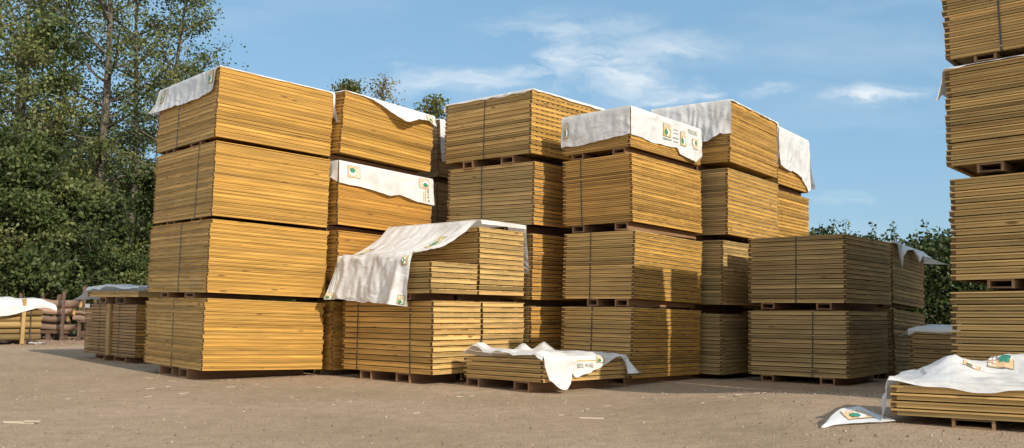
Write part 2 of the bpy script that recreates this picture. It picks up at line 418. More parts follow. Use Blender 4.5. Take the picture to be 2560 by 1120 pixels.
col(['E1','E2','E3','E4'],['bottom pack of the central column, half-shadowed end behind the low wrapped pile','second pack of the central column, sunlit orange strip beside the draped sheet','third pack of the central column, pale grey-green boards with one black strap','topmost pack of the central column, gappy slatted end and a thin white sheet on top'],0,
  rows=[14,15,15,14],style=['lip','lip','lip','slaty'],mat=['amber','amber','amber','honey'],mat2=['green','green','olive','green'],straps=[(),(),(.42,),(.48,)],bear=[((.23,.35),(.67,.81))]*4)
col(['F1','F2','F3','F4'],['bottom pack below the sheet-wrapped bundle, shadowed side crossed by a thin strip of sun','second pack from the ground below the sheet-wrapped bundle, lower edge in shadow','third pack from the ground below the sheet-wrapped bundle, boards fully in sun','low top pack almost fully wrapped in white sheet with printed square emblems'],0,
  rows=[16,16,17,10],style='lip',mat=['honey','honey','honey','honey'],mat2=['green','green','tan','tan'],straps=[(.44,),(.4,),(.28,),()],bear=[((.1,.28),(.7,.9)),((.35,.5),(.74,.92)),((.12,.3),(.74,.92)),((.12,.3),(.74,.92))],jit=.0025)
col(['G1','G2','G3','G4'],['bottom shadowed pack between the emblem-sheet column and the wide two-pack column','second pack up left of the wide two-pack column, square shadow on its sunlit end','third pack up with pale green left boards behind the emblem-sheet column','topmost pack behind the emblem sheet, left face hung with a pleated white sheet'],0,
  rows=[16,17,17,16],style='lip',mat=['olive','green','honey','honey'],mat2=['olive','olive','olive','tan'],straps=(),bear=[((.1,.2),(.5,.6))]*4)
T['H2']=shift(T['H3'],0,-1.06); T['H2'][6]=.95
T['H1']=shift(T['H3'],0,-2.05); T['H1'][6]=.95
col(['H1','H2','H3','H4'],['ground-level pack hidden at the back of the right-hand sunlit column','second pack at the back, behind the wide two-pack column','third pack of the furthest sunlit column, slatted end right of the seam','topmost pack of the furthest sunlit column, mostly covered by a bright hanging sheet'],0,
  rows=17,style='slaty',mat='honey',straps=(),bear=((.1,.2),(.8,.9)))
col(['I1','I2'],['lower pack of the wide shaded two-pack column on the right, one off-centre strap','upper pack of the wide shaded two-pack column on the right, one central strap'],0,rows=[14,14],style='lip',mat='olive',mat2='olive',straps=[(.65,),(.5,)],bear=[((.13,.26),(.72,.86)),((.13,.27),(.70,.85))])
nJ=(6.062,13.7); T['J1']=[6.04,13.7,.07,.70,1.4,1.75,1.01,.0,.0,0,-.045]; T['J2']=[6.035,13.7,1.165,.70,1.4,1.75,.966,.02,0,0,-.042]
col(['J1','J2'],['lower dark pack behind the wide shaded two-pack column, beside the hedge','upper dark pack behind the wide shaded two-pack column, with a torn sheet along its top'],0,rows=16,style='lip',mat='olive',straps=(),bear=((.1,.2),(.8,.9)))
yk=.70
T['K1']=[5.63+1.83*math.cos(yk),12.3-1.83*math.sin(yk),.06,yk,1.83,1.1,.72,0,0,.0,0]
col(['K1'],['low shaded pack in front of the hedge with a flat white sheet on top'],0,rows=11,style='lip',mat='olive',straps=())
LL=['bottom pack of the tallest right-hand column, behind the foreground wrapped pile','second pack from the ground of the cropped right-hand column','third pack of the cropped right-hand column, sheet corner hanging at its left edge','topmost visible pack of the cropped right-hand column, with a black strap near the frame edge']
col(['L1','L2','L3','L4'],LL,0,rows=[16,16,17,16],style='lip',mat='green',mat2='green',straps=[(),(),(),(.3,)],bear=[((.2,.34),(.6,.75)),((.19,.33),(.6,.75)),((.16,.3),(.6,.75)),((.15,.27),(.6,.75))],jit=.005)
for j,(dx,dd,hh) in enumerate(((1.70,.76,0),(2.52,1.8,-.04),(4.40,1.8,.0),(6.28,1.8,.0))):
    for i in range(4):
        q=shift(T['L%d'%(i+1)],dx,0,d=dd)
        q[7:]=[0,0,0,0]; q[3]=T['L1'][3]; q[2]=T['L%d'%(i+1)][2]+hh*(i==3)*0
        if i==3 and hh: q[6]+=hh
        ordn=['bottom','second','third','top'][i]; wh=['narrow row','first wide row','second wide row','furthest row'][j]
        pack('Q%d%d'%(j,i),q,f'{ordn} pack of the {wh} behind the cropped right-hand column',rows=8,style='lip',mat='green',straps=(),floor=(T['L%d'%i][2]+T['L%d'%i][6]) if i else ground_z(4.5,8.3)-.01)
pack('M1',T['M1'],'low four-row pack in the right foreground beneath a rumpled white sheet',rows=4,style='lip',mat='green',straps=(),bear=((.22,.37),(.7,.85)),floor=ground_z(3.4,6.3)-.004)
pack('N1',T['N1'],'low five-row pack on bearers in the centre foreground beneath a crumpled sheet',rows=5,style='lip',mat='green',mat2='green',straps=(),bear=((.03,.2),(.64,.83)),floor=-.002,jit=.004)
pO=pack('O1',T['O1'],'dark brown pack of rounded rails at far left with a pale upright batten',rows=17,style='lip',mat='honey',mat2='brown',straps=(.3,.68),bear=((.22,.4),(.58,.8)),floor=-.002,name='rail_pack',cat='rail pack',jit=.003)
O2=shift(T['O1'],0,.985,h=.10)
pack('O2',O2,'thin two-row pack lying on top of the dark brown rail pack at far left',rows=2,style='tight',mat='green',mat2='green',straps=(),bear=((.24,.36),(.55,.72)),floor=T['O1'][2]+T['O1'][6])
b=MB(); b.mat(M['round']).box(-.05,-.012,2.017*.455,2.017*.515,0,.865,(.8,.5,0),warp(pO)); b.build('batten',None,pO['root'])
for i in range(8):
    b=MB(); b.mat(M['paper']).box(.30,.42,-.02,-.0165,.26+i*.0508,.26+i*.0508+.03,(.5,.5,0),warp(pO)); b.build('paper_tag',None,pO['root'])
b=MB(); b.mat(M['paper']).box(-.022,-.018,1.80,2.0,.79,.86,(.5,.5,0),warp(pO)); b.build('paper_label',None,pO['root'])
# stencilled marks on central pack
# ---------------------------------------------------------------- sheets
GS='white plastic sheets over the packs'
def interp(tab,x):
    if x<=tab[0][0]: return tab[0][1]
    for (a,va),(b_,vb) in zip(tab,tab[1:]):
        if x<=b_:
            t=(x-a)/(b_-a) if b_>a else 0; return va+(vb-va)*t
    return tab[-1][1]
class Sheet:
    """plastic sheet laid on a pack: a top plus a skirt whose drop varies round the four sides (R,B,K,L)"""
    def __init__(s,key,R_=((0,0),),B_=((0,0),),K_=((0,0),),L_=((0,0),),fl=None,seed=0,lump=None,amp=.012,off=.014,wr=.02,ins=0.0,freq=9,topz=0):
        s.p=packs[key]; s.W=warp(s.p); s.d=s.p['d'];s.w=s.p['w'];s.h=s.p['h']+topz
        s.D={'R':R_,'B':B_,'K':K_,'L':L_}; s.fl=fl or {}; s.seed=seed; s.lump=lump or (lambda x,y:0); s.amp=amp; s.off=off; s.wr=wr; s.freq=freq
    def edge(s,side,t):
        d,w,o=s.d,s.w,.006
        if side=='R': return (t*d,-o,0,-1)
        if side=='B': return (d+o,t*w,1,0)
        if side=='K': return ((1-t)*d,w+o,0,1)
        return (-o,(1-t)*w,-1,0)
    def top(s,x,y):
        e=min(x,s.d-x,y,s.w-y); k=smooth(-.01,.12,e)
        L=s.lump(x/s.d,y/s.w)
        return s.h+.008+s.amp*(1.0+fbm(x*3.1,y*3.1,s.seed))*k*1.2+L+k*min(.03,s.amp+L*.25)*ridge(x*4.5,y*4.5+x*2,s.seed+7)
    def P(s,side,t,z,out=0.):
        """point on the skirt: z metres below the edge"""
        x,y,nx,ny=s.edge(side,t)
        D=max(1e-4,interp(s.D[side],t)); k=min(1.2,z/max(D,.05))
        length=(s.d if side in'RK' else s.w)
        u=t*length+{'R':0,'B':s.d,'K':s.d+s.w,'L':2*s.d+s.w}[side]
        f=interp(s.fl[side],t) if side in s.fl else 0
        # diagonal rounding at corners
        tx,ty=-ny,nx
        c0=smooth(.06,0,t*length); c1=smooth(.06,0,(1-t)*length)
        nx2=nx-tx*c0*.7+tx*c1*.7; ny2=ny-ty*c0*.7+ty*c1*.7
        w_=s.wr*(fbm(u*s.freq*.5+z*2.2,z*1.6,s.seed+5))*k+ .35*s.wr*vn(u*s.freq*1.7,z*5,s.seed+9)*min(1,k*2)+.55*s.wr*ridge(u*3.3+z*3.0,z*4.2-u*1.3,s.seed+11)*smooth(0,.06,z)
        o=max(.006,s.off+w_)*smooth(-.005,.03,z)+f*k*k+out
        zz=s.top(max(0,min(s.d,x)),max(0,min(s.w,y)))-z*.985
        return s.W((x+nx2*o,y+ny2*o,zz))
    def mesh(s,nx=36,ny=36,nk=12):
        b=MB(); b.mat(M['sheet'])
        b.grid([[s.W((s.d*i/nx,s.w*j/ny,s.top(s.d*i/nx,s.w*j/ny))) for i in range(nx+1)] for j in range(ny+1)])
        for side in 'RBKL':
            if max(v for _,v in s.D[side])<=0: continue
            n=64
            pts=[]
            for k in range(nk+1):
                row=[]
                for i in range(n+1):
                    t=i/n; D=max(.004,interp(s.D[side],t)+.012*vn(t*14,0,s.seed+ord(side)))
                    row.append(s.P(side,t,D*k/nk))
                pts.append(row)
            # first row lies on the edge
            b.grid(pts)
        s.b=b; return b
    def build(s,label):
        if not hasattr(s,'b'): s.mesh()
        o=s.b.build('plastic_sheet',None,None,True)
        o.location=s.p['root'].location; o.rotation_euler=s.p['root'].rotation_euler
        tag(o,label,'plastic sheet',GS)
        mg=o.modifiers.new('w','WELD'); mg.merge_threshold=.002
        s.o=o; return o
def emblem(parent,P,flip=False,rot=0,frame=True,text=None,bg='ochre'):
    """printed square emblem: P(u,v) maps the unit square onto the sheet"""
    def q(u,v):
        u-=.5;v-=.5
        for _ in range(rot%4): u,v=-v,u
        return P(u+.5,v+.5)
    b=MB()
    def quad(u0,u1,v0,v1,m,lift,n=3):
        b.mat(M[m]); b.grid([[q2(u0+(u1-u0)*i/n,v0+(v1-v0)*j/n,lift) for i in range(n+1)] for j in range(n+1)])
    def q2(u,v,l): return q(u,v)(l)
    def disc(cu,cv,r,m,lift,jag=0):
        b.mat(M[m]); n=14
        ring=[q2(cu+r*math.cos(a)*(1+jag*((i%2)*2-1)),cv+r*math.sin(a)*(1+jag*((i%2)*2-1)),lift) for i,a in enumerate([2*math.pi*i/n for i in range(n)])]
        k=len(b.v); b.v+=ring; b.face([k+i for i in range(n)],[(0,0)]*n,(.5,.5,0))
    quad(0,1,.0,1,'ink',.004); quad(.03,.97,.03,.97,bg,.006)
    disc(.55,.36,.27,'whiteprint',.008); disc(.40,.36,.22,'greenprint',.010,.12)
    for r_ in range(2):
        for i in range(6):
            u=.08+i*.15; v=.68+r_*.15
            quad(u,u+.035,v,v+.11,'whiteprint',.009,1); quad(u+.05,u+.09,v,v+.03+.08*((i+r_)%2),'whiteprint',.009,1)
    return b.build('printed_emblem',None,parent)
def skirt_patch(S,side,t0,t1,z0,z1):
    def P(u,v):
        return lambda l: S.P(side,t0+(t1-t0)*u,z1+(z0-z1)*v,out=l)
    return P
def lines(parent,P,bars,m='ink',name='printed_line'):
    b=MB(); b.mat(M[m])
    for (u0,u1,v0,v1) in bars:
        b.grid([[P(u0+(u1-u0)*i/4,v0+(v1-v0)*j/1)(.005) for i in range(5)] for j in range(2)])
    return b.build(name,None,parent)
def text_on(parent,P,txt,u0,u1,v0,v1,m='ink'):
    cu=bpy.data.curves.new('printed_words','FONT'); cu.body=txt; cu.size=1
    to=bpy.data.objects.new('printed_words',cu); C.objects.link(to)
    dg=bpy.context.evaluated_depsgraph_get(); dg.update()
    me=bpy.data.meshes.new_from_object(to.evaluated_get(dg))
    bpy.data.objects.remove(to)
    xs=[v.co.x for v in me.vertices]; ys=[v.co.y for v in me.vertices]
    x0,x1,y0,y1=min(xs),max(xs),min(ys),max(ys)
    for v in me.vertices:
        v.co=P(u0+(u1-u0)*(v.co.x-x0)/(x1-x0),v0+(v1-v0)*(v.co.y-y0)/(y1-y0))(.006)
    me.materials.clear(); me.materials.append(M[m])
    o=bpy.data.objects.new('printed_words',me); C.objects.link(o); o.parent=parent; return o
# A4
S=Sheet('A4',R_=((0,.012),(.9,.02),(.97,.03),(.985,.05),(1,.42)),B_=((0,.44),(.15,.4),(1,.2)),K_=((0,.2),(1,.34)),
  L_=((0,.36),(.1,.36),(.35,.36),(.55,.37),(.75,.36),(.88,.33),(.95,.30),(.97,.05),(1,.012)),fl={'B':((0,.05),(1,.05)),'L':((0,.06),(.2,.03),(1,.01)),'K':((0,.04),(1,.12))},seed=1,wr=.022)
o=S.build('drooping white sheet over the top of the tallest left-hand column')
emblem(o,skirt_patch(S,'L',.86,.93,.03,.21)); emblem(o,skirt_patch(S,'L',.06,.13,.03,.24))
# B4
S=Sheet('B4',R_=((0,.01),(.18,.015),(.27,.03),(.36,.08),(.48,.18),(.58,.26),(.63,.27),(.75,.16),(.9,.13),(.97,.16),(1,.18)),B_=((0,.2),(1,.2)),K_=((0,.1),(1,.1)),L_=((0,.04),(1,.02)),fl={'R':((0,0),(.4,.03),(.62,.16),(.9,.05),(1,.03))},seed=2,wr=.02)
o=S.build('white sheet slipping diagonally off the top of the recessed second column')
emblem(o,skirt_patch(S,'R',.88,.965,.02,.13),rot=1); 
# B3
S=Sheet('B3',R_=((0,.33),(.08,.35),(.2,.34),(.5,.40),(.6,.37),(.8,.42),(1,.43)),B_=((0,.43),(1,.4)),K_=((0,.2),(1,.2)),L_=((0,.3),(.93,.26),(1,.33)),fl={'L':((0,0),(.9,.04),(1,.02)),'R':((0,.01),(.5,.03),(1,.02)),'B':((0,.04),(1,.03))},seed=3,wr=.012,off=.012)
o=S.build('taut white sheet across the third pack of the recessed column, emblem at each end')
emblem(o,skirt_patch(S,'R',.075,.2,.05,.23),rot=3,bg='orange'); emblem(o,skirt_patch(S,'R',.83,.95,.03,.19),rot=1,bg='orange')
P=skirt_patch(S,'R',.86,.97,.2,.41); lines(o,P,[(.2,.26,0,.8),(.38,.46,0,1)],'ochre')
lines(o,skirt_patch(S,'R',.92,.96,.19,.40),[(.3,.75,.0,.18),(.3,.75,.3,.45),(.3,.75,.55,.62),(.3,.75,.7,.95)])
# E4
S=Sheet('E4',R_=((0,.02),(.3,.03),(.8,.04),(1,.06)),B_=((0,.1),(1,.1)),K_=((0,.1),(1,.12)),L_=((0,.03),(.93,.05),(1,.02)),seed=4,amp=.02,wr=.01)
S.build('thin white sheet lying flat on the highest central pack')
# F4
S=Sheet('F4',R_=((0,.40),(.1,.41),(.3,.44),(.5,.42),(.62,.40),(.66,.48),(.8,.52),(.88,.55),(.95,.47),(1,.42)),B_=((0,.45),(1,.4)),K_=((0,.4),(1,.4)),L_=((0,.44),(.3,.46),(.7,.42),(1,.40)),seed=5,wr=.016,off=.012,fl={'R':((0,.0),(.6,.0),(.85,.03),(1,.0))})
o=S.build('white printed sheet wrapped round the low top pack right of centre')
emblem(o,skirt_patch(S,'R',.42,.54,.1,.29)); emblem(o,skirt_patch(S,'R',.665,.75,.14,.36)); emblem(o,skirt_patch(S,'R',.845,.93,.2,.36),rot=2)
emblem(o,skirt_patch(S,'L',.03,.1,.1,.33))
lines(o,skirt_patch(S,'R',.56,.65,.12,.36),[(.1,.8,.85,.89),(.1,.8,.62,.66),(0,.9,.32,.38),(.1,.8,.1,.15)])
lines(o,skirt_patch(S,'R',.42,.55,.31,.34),[(0,1,.6,.9),(0,.9,.1,.3)])
text_on(o,skirt_patch(S,'R',.79,.93,.06,.16),'FENCING',0,1,.2,.9)
# G4
S=Sheet('G4',R_=((0,.02),(.95,.02),(.97,.05),(1,.3)),B_=((0,.6),(1,.3)),K_=((0,.3),(1,.3)),L_=((0,.6),(.5,.64),(.75,.64),(.9,.52),(.93,.55),(1,.55)),seed=6,wr=.035,freq=16,fl={'L':((0,.02),(1,.03))})
S.build('pleated white sheet hanging down the left face of the column behind the emblem sheet')
# H4
S=Sheet('H4',R_=((0,.72),(.2,.74),(.5,.72),(.7,.78),(.85,.90),(.93,1.02),(1,.96)),B_=((0,.95),(1,.8)),K_=((0,.4),(1,.4)),L_=((0,.4),(1,.7)),seed=7,wr=.02,fl={'B':((0,.12),(1,.1)),'R':((0,.05),(.3,.0),(1,.02))})
S.build('bright white sheet hanging down the furthest sunlit column against the sky')
# D4
S=Sheet('D4',R_=((0,.03),(.02,.75),(1,.75)),B_=((0,.7),(1,.7)),L_=((0,.02),(1,.02)),seed=8,wr=.015)
S.build('narrow white sheet hanging in the shadowed gap beside the central column')
# K
S=Sheet('K1',R_=((0,.03),(1,.03)),K_=((0,.08),(.8,.1),(1,.12)),L_=((0,.10),(.05,.05),(1,.03)),seed=9,amp=.028,wr=.015,fl={'K':((0,.1),(1,.12))})
S.build('flat white sheet on the low shaded pack in front of the hedge')
# L3 corner
S=Sheet('L3',K_=((0,.2),(.9,.2),(1,.30)),L_=((0,.015),(.1,.01),(1,.01)),seed=10,amp=.012,wr=.01,fl={'K':((0,.05),(1,.05))})
S.build('white sheet corner hanging at the left edge of the cropped right-hand column')
# O2
def lo(u,v): return .055+.07*max(0,fbm(u*3,v*5,4))+.04*smooth(.2,0,u)*smooth(.25,.5,v)*smooth(.95,.7,v)
S=Sheet('O2',R_=((0,.0),(1,.03)),K_=((0,.1),(1,.22)),L_=((0,.2),(.06,.06),(.2,.05),(.3,.09),(.38,.03),(.6,.02),(1,.02)),seed=11,lump=lo,wr=.03,fl={'K':((0,.1),(.9,.16),(1,.2)),'L':((0,.1),(.1,.02),(1,0))})
S.build('bunched white sheet on top of the dark brown rail pack')
# J2: torn
S=Sheet('J2',R_=((0,.02),(.06,.06),(.09,.22),(.12,.46),(.16,.2),(.3,.1),(.45,.06),(.55,.12),(.62,.26),(.7,.1),(.8,.12),(1,.10)),B_=((0,.2),(.3,.1),(1,.1)),K_=((0,.04),(1,.04)),L_=((0,.03),(.7,.02),(1,.02)),seed=12,wr=.02,fl={'R':((0,.06),(1,.1)),'B':((0,.45),(.3,.1),(1,.1))})
S.build('torn white sheet hanging in tatters over the dark upper pack by the hedge')
# N1: crumpled
def ln(u,v):
    return .02+.075*smooth(.42,.0,u)*smooth(.0,.12,v)*(.7+.6*fbm(v*4,u*3,2))+.10*math.exp(-((u-.03)**2/.006+(v-.86)**2/.012))+.10*math.exp(-((u-.42)**2/.0016+(v-.72)**2/.01))+.11*math.exp(-((u-.72)**2/.002+(v-.75)**2/.012))
S=Sheet('N1',R_=((0,.10),(.03,.28),(.1,.36),(.2,.40),(.27,.34),(.3,.20),(.36,.27),(.5,.20),(.7,.12),(.85,.03),(.93,.02),(.95,.25),(1,.24)),B_=((0,.24),(.3,.1),(1,.05)),L_=((0,.03),(.2,.02),(.9,.02),(1,.05)),K_=((0,.05),(1,.05)),seed=13,lump=ln,amp=.02,wr=.035,fl={'R':((0,.02),(.15,.10),(.28,.06),(.34,.01),(.9,.02),(1,.12)),'B':((0,.16),(.3,.06),(1,.02))})
S.mesh(nx=40,ny=40,nk=10)
o=S.build('crumpled white sheet spilling to the ground over the low pack in the centre foreground')
emblem(o,skirt_patch(S,'R',.60,.70,.005,.09)); lines(o,skirt_patch(S,'R',.36,.60,.03,.07),[(0,1,.2,.5)],'ochre')
text_on(o,skirt_patch(S,'R',.37,.56,.085,.15),'SIZE WALL',0,1,.1,.9)
# M1: foreground
def lm(u,v):
    return .012+.15*math.exp(-((v-.80)**2/.011+(u-.55)**2/.12))+.05*smooth(.85,.5,v)*smooth(.25,.8,u)+.03*max(0,fbm(v*6,u*3,6))+.02*smooth(.93,.99,v)+.12*smooth(.55,.95,u)*smooth(.82,.6,v)
S=Sheet('M1',R_=((0,.03),(1,.03)),B_=((0,.05),(1,.05)),K_=((0,.08),(.7,.16),(.85,.30),(1,.34)),L_=((0,.02),(.05,.02),(.15,.035),(.3,.06),(.38,.05),(.55,.025),(1,.02)),seed=14,lump=lm,amp=.012,wr=.02,fl={'K':((0,.02),(.8,.07),(1,.05)),'L':((0,.02),(1,.01))})
S.mesh(nx=36,ny=60,nk=8)
# corner of the sheet lying out on the ground
inv=Matrix.Translation((T['M1'][0],T['M1'][1],T['M1'][2]))@Matrix.Rotation(math.pi/2-T['M1'][3],4,'Z'); inv=inv.inverted()
def gpt(x,y,dz): 
    q=inv@Vector((x,y,ground_z(x,y)+dz)); return tuple(q)
def flap(u,v,l=0):
    # u 0..1 along towards the tip, v 0..1 across
    ax,ay=2.86,6.50; bx,by=2.80,7.02; tx,ty=2.28,6.42
    x0=ax+(bx-ax)*v; y0=ay+(by-ay)*v
    x=x0+(tx-x0)*u; y=y0+(ty-y0)*u
    return gpt(x,y,.012+.05*math.sin(math.pi*u)*v+.012*fbm(u*4,v*3,8)+.05*(1-u)*v+l)
S.b.grid([[flap(i/16,j/10) for i in range(17)] for j in range(11)])
o=S.build('rumpled white sheet over the right foreground pack, one corner spread on the ground')
emblem(o,lambda u,v:(lambda l:flap(.18+.42*(1-u),.22+.6*v,l)),bg='orange')
def topP(y0,y1,x0,x1):
    def P(u,v):
        x=S.d*(x0+(x1-x0)*v); y=S.w*(y0+(y1-y0)*u)
        return lambda l: S.W((x,y,S.top(x,y)+l))
    return P
emblem(o,topP(.67,.57,.66,.98),rot=1,bg='orange'); text_on(o,topP(.53,.33,.7,.9),'CONTRACTORS',1,0,.9,.1)
emblem(o,topP(.75,.69,.4,.6),bg='orange')
# C2 draped sheet
pc=packs['C1']; Wc=warp(pc)
h1=1.035
def catmull(rows,n):
    out=[]
    m=len(rows)
    for j in range(m-1):
        p0=rows[max(j-1,0)];p1=rows[j];p2=rows[j+1];p3=rows[min(j+2,m-1)]
        for k in range(n):
            t=k/n; out.append([.5*((2*b_)+(-a+c)*t+(2*a-5*b_+4*c-d_)*t*t+(-a+3*b_-3*c+d_)*t**3) for a,b_,c,d_ in zip(p0,p1,p2,p3)])
    out.append(rows[-1]); return out
# rows: x, z, near y, far y  (pack coordinates of the ground-level pack)
rows_=[(1.82,1.985,-.02,1.80),(1.3,1.995,-.02,1.80),(.86,1.985,-.01,1.80),(.80,1.955,.02,1.80),(.62,1.80,.09,1.81),(.40,1.65,.17,1.82),(.18,1.55,.25,1.83),(-.02,1.50,.30,1.82),(-.08,1.475,.31,1.80),(-.10,1.40,.305,1.82),(-.12,1.2,.30,1.84),(-.14,1.0,.295,1.88),(-.15,.90,.29,1.90)]
cr_=catmull(rows_,5)
def drape(r,c,l=0):
    """r 0..1 down the sheet, c 0..1 from near edge to far edge"""
    fr=r*(len(cr_)-1); j=min(int(fr),len(cr_)-2); t=fr-j
    x,z,n0,n1=[a+(b_-a)*t for a,b_ in zip(cr_[j],cr_[j+1])]
    y=n0+(n1-n0)*c
    hang=smooth(.62,.75,r); slope=smooth(.2,.3,r)*(1-hang)
    wx=-.028*hang*(fbm(c*7+r*2,r*3,21)+.7)-.012*hang*vn(c*22,r*9,22)-.035*hang*ridge(c*6+r*3,r*4-c*2,41)
    wz=slope*(.022*fbm(c*9+r*5,r*2,23)+.012*vn(c*26+r*9,r*3,24)+.03*ridge(c*10-r*7,r*2,42))-.03*slope*math.sin(math.pi*min(1,max(0,(r-.2)/.45)))
    # bottom hem: higher at the far end, ragged
    zb=-(.10*hang*smooth(.72,1,r))*(1-c) + hang*smooth(.8,1,r)*.012*vn(c*15,1,25)
    # fold near the near edge and flare of the far end
    wx-=.10*hang*math.exp(-((c-.16)/.05)**2)*smooth(.7,1,r); wx-=.06*hang*smooth(.93,1,c)*smooth(.7,1,r)
    return Wc((x+wx-l*(hang),y,z+h1-.965+wz+zb+l*(1-hang)))
b=MB(); b.mat(M['sheet']); b.grid([[drape(j/90,i/60) for i in range(61)] for j in range(91)])
# narrow strips over the near top edge and the far right corner of the tall pack
zt=1.985+h1-.965
b.grid([[Wc((.86+.96*i/20,-.025-.006*k,zt-.02*k+.004*vn(i*.7,k,3))) for i in range(21)] for k in range(4)])
b.grid([[Wc((1.835+.02*k/4+.03*smooth(0,1,k/10)+.05*(k/10)**3+.012*vn(k*.8,0,4),-.03+.35*i/6,zt-.098*k)) for i in range(7)] for k in range(11)])
o=b.build('plastic_sheet',None,None,True); o.location=pc['root'].location; o.rotation_euler=pc['root'].rotation_euler
tag(o,'long white sheet sloping from the tall pack down over the short front pack','plastic sheet',GS)
def dp(r0,r1,c0,c1): return lambda u,v:(lambda l: drape(r1+(r0-r1)*v,c1+(c0-c1)*u,l))
emblem(o,dp(.36,.46,.11,.19),rot=1); emblem(o,dp(.42,.52,.86,.95),rot=1)
emblem(o,dp(.70,.78,.03,.10)); emblem(o,dp(.91,.98,.03,.10)); emblem(o,dp(.92,.99,.93,.995)); emblem(o,dp(.70,.78,.955,.995))
lines(o,dp(.76,.92,.93,.99),[(.2,.28,0,1),(.5,.54,0,1),(.75,.8,.1,.9)])
# ---------------------------------------------------------------- round pole bundle at far left
v=Vector((.66,.75,0)).normalized(); u=Vector((-v.y,v.x,0))
root=empty('pole_bundle',(-10.92,20.2,0),math.atan2(v.y,v.x)+math.pi)   # local x runs back along the poles, away from the visible end
tag(root,'strapped bundle of round green-brown poles at the left edge under a loose sheet','pole bundle')
rr=.078
for r in range(6):
    for k in range(6 if r<5 else 3):
        yy=rr+.005-(k+ (r%2)*.5)*2*rr-(.15 if r==5 else 0); zz=.09+rr+r*rr*1.78
        b=MB(); x0=rnd.uniform(-.03,.03)
        b.mat(M['round']).tube([(x0,yy,zz),(2.45+x0,yy,zz)],rr*rnd.uniform(.93,1.02),10,caps=True,capmat=M['cutwood'])
        ob=b.build('pole',None,root,True); ob.location.y=0
for xx in (.42,2.0):
    b=MB(); b.mat(M['round']).box(xx-.04,xx+.04,.165,.205,.02,1.04,(.8,.4,0)); b.build('stake',None,root)
for xx in (.25,1.4):
    b=MB(); b.mat(M['strap']); pth=[(.166,.06),(.166,.98),(-.8,.98),(-.8,.06),(.166,.06)]
    b.grid([[(xx-.012,a,c) for a,c in pth],[(xx+.012,a,c) for a,c in pth]]); b.build('strap',None,root)
for xx in (.3,1.9):
    b=MB(); b.mat(M['bearer']).box(xx,xx+.1,-.85,.1,-.0,.085); b.build('bearer',None,root)
def psheet(u,v):
    # u along poles 0..1 (0 = visible end), v across: 0 front hem .. 1 back
    x=-.28+2.9*u
    path=[(-.19,.72+.22*math.sin(2.3*u*math.pi)**2*smooth(.02,.35,u)*0),(-.17,.9),(-.1,1.02),(.15,1.06),(.6,1.05),(.85,.9)]
    t=v*5; j=min(4,int(t)); t-=j
    y=path[j][0]+(path[j+1][0]-path[j][0])*t; z=path[j][1]+(path[j+1][1]-path[j][1])*t
    hem=.30*smooth(.12,.4,u)-.12*smooth(.18,0,u)
    if v<.3: z-= (hem-.2*smooth(.3,.12,abs(u-.24)))*(1-v/.3)*.6
    z-=.10*smooth(.12,0,u)*(1-abs(v-.5)); x-=.0
    return (x,-y+.02*fbm(u*12,v*4,31)+.03,z+.035*fbm(u*9,v*5,30))
b=MB(); b.mat(M['sheet']); b.grid([[psheet(i/44,j/18) for i in range(45)] for j in range(19)])
o=b.build('plastic_sheet',None,None,True); o.location=root.location; o.rotation_euler=root.rotation_euler
tag(o,'loose white sheet over the pole bundle at the left edge','plastic sheet',GS)
# ---------------------------------------------------------------- log rack
def log(x0,x1,y,z,r,label,bend=.02,y1=None):
    b=MB(); n=7; b.mat(M['bark'])
    y1=y if y1 is None else y1
    b.tube([(x0+(x1-x0)*i/n,y+(y1-y)*i/n+bend*math.sin(i*1.3),z+bend*math.sin(i*.9+x0)) for i in range(n+1)],[r*(1+.07*math.sin(i*2.1+z*9)) for i in range(n+1)],10,caps=True,capmat=M['cutwood'])
    o=b.build('log',None,None,True); tag(o,label,'log','bark-covered logs in the rack'); return o
log(-12.6,-11.0,22.2,.93,.105,'thickest bark log, topmost in the rack behind the pole bundle')
log(-12.6,-11.15,22.2,.74,.09,'second log down in the rack, just under the thickest one')
log(-12.4,-11.28,22.15,.55,.08,'slightly bent middle log of the rack with a dark tie round it',.03)
log(-12.5,-11.05,22.2,.335,.085,'low log of the rack resting on the flat beam, broken yellow end')
log(-12.5,-11.3,22.35,.44,.05,'thin log wedged between the two lower logs of the rack',.02)
log(-11.15,-10.5,22.3,.70,.05,'upper short log on the dark trestle beside the rail pack')
log(-11.15,-10.4,22.2,.56,.075,'lower short log on the dark trestle beside the rail pack')
b=MB(); b.mat(M['bearer'])
b.box(-12.7,-11.25,22.05,22.3,.18,.25)
o=b.build('beam',None); tag(o,'flat wooden beam carrying the stacked logs','beam')
for i,x in enumerate((-12.3,-11.75,-11.4)):
    b=MB(); b.mat(M['rust']).box(x,x+.09,22.06,22.28,0,.178); o=b.build('support_block',None); tag(o,['left','middle','right'][i]+'most dark support block under the log beam','block','blocks under the log beam')
b=MB(); b.mat(M['rust'])
b.box(-10.98,-10.92,22.1,22.16,0,.47); b.box(-10.5,-10.44,22.1,22.16,0,.47); b.box(-11.0,-10.42,22.08,22.18,.471,.50); b.box(-10.92,-10.5,22.12,22.15,.2,.24)
o=b.build('trestle',None); tag(o,'dark low trestle holding two short logs beside the rail pack','trestle')
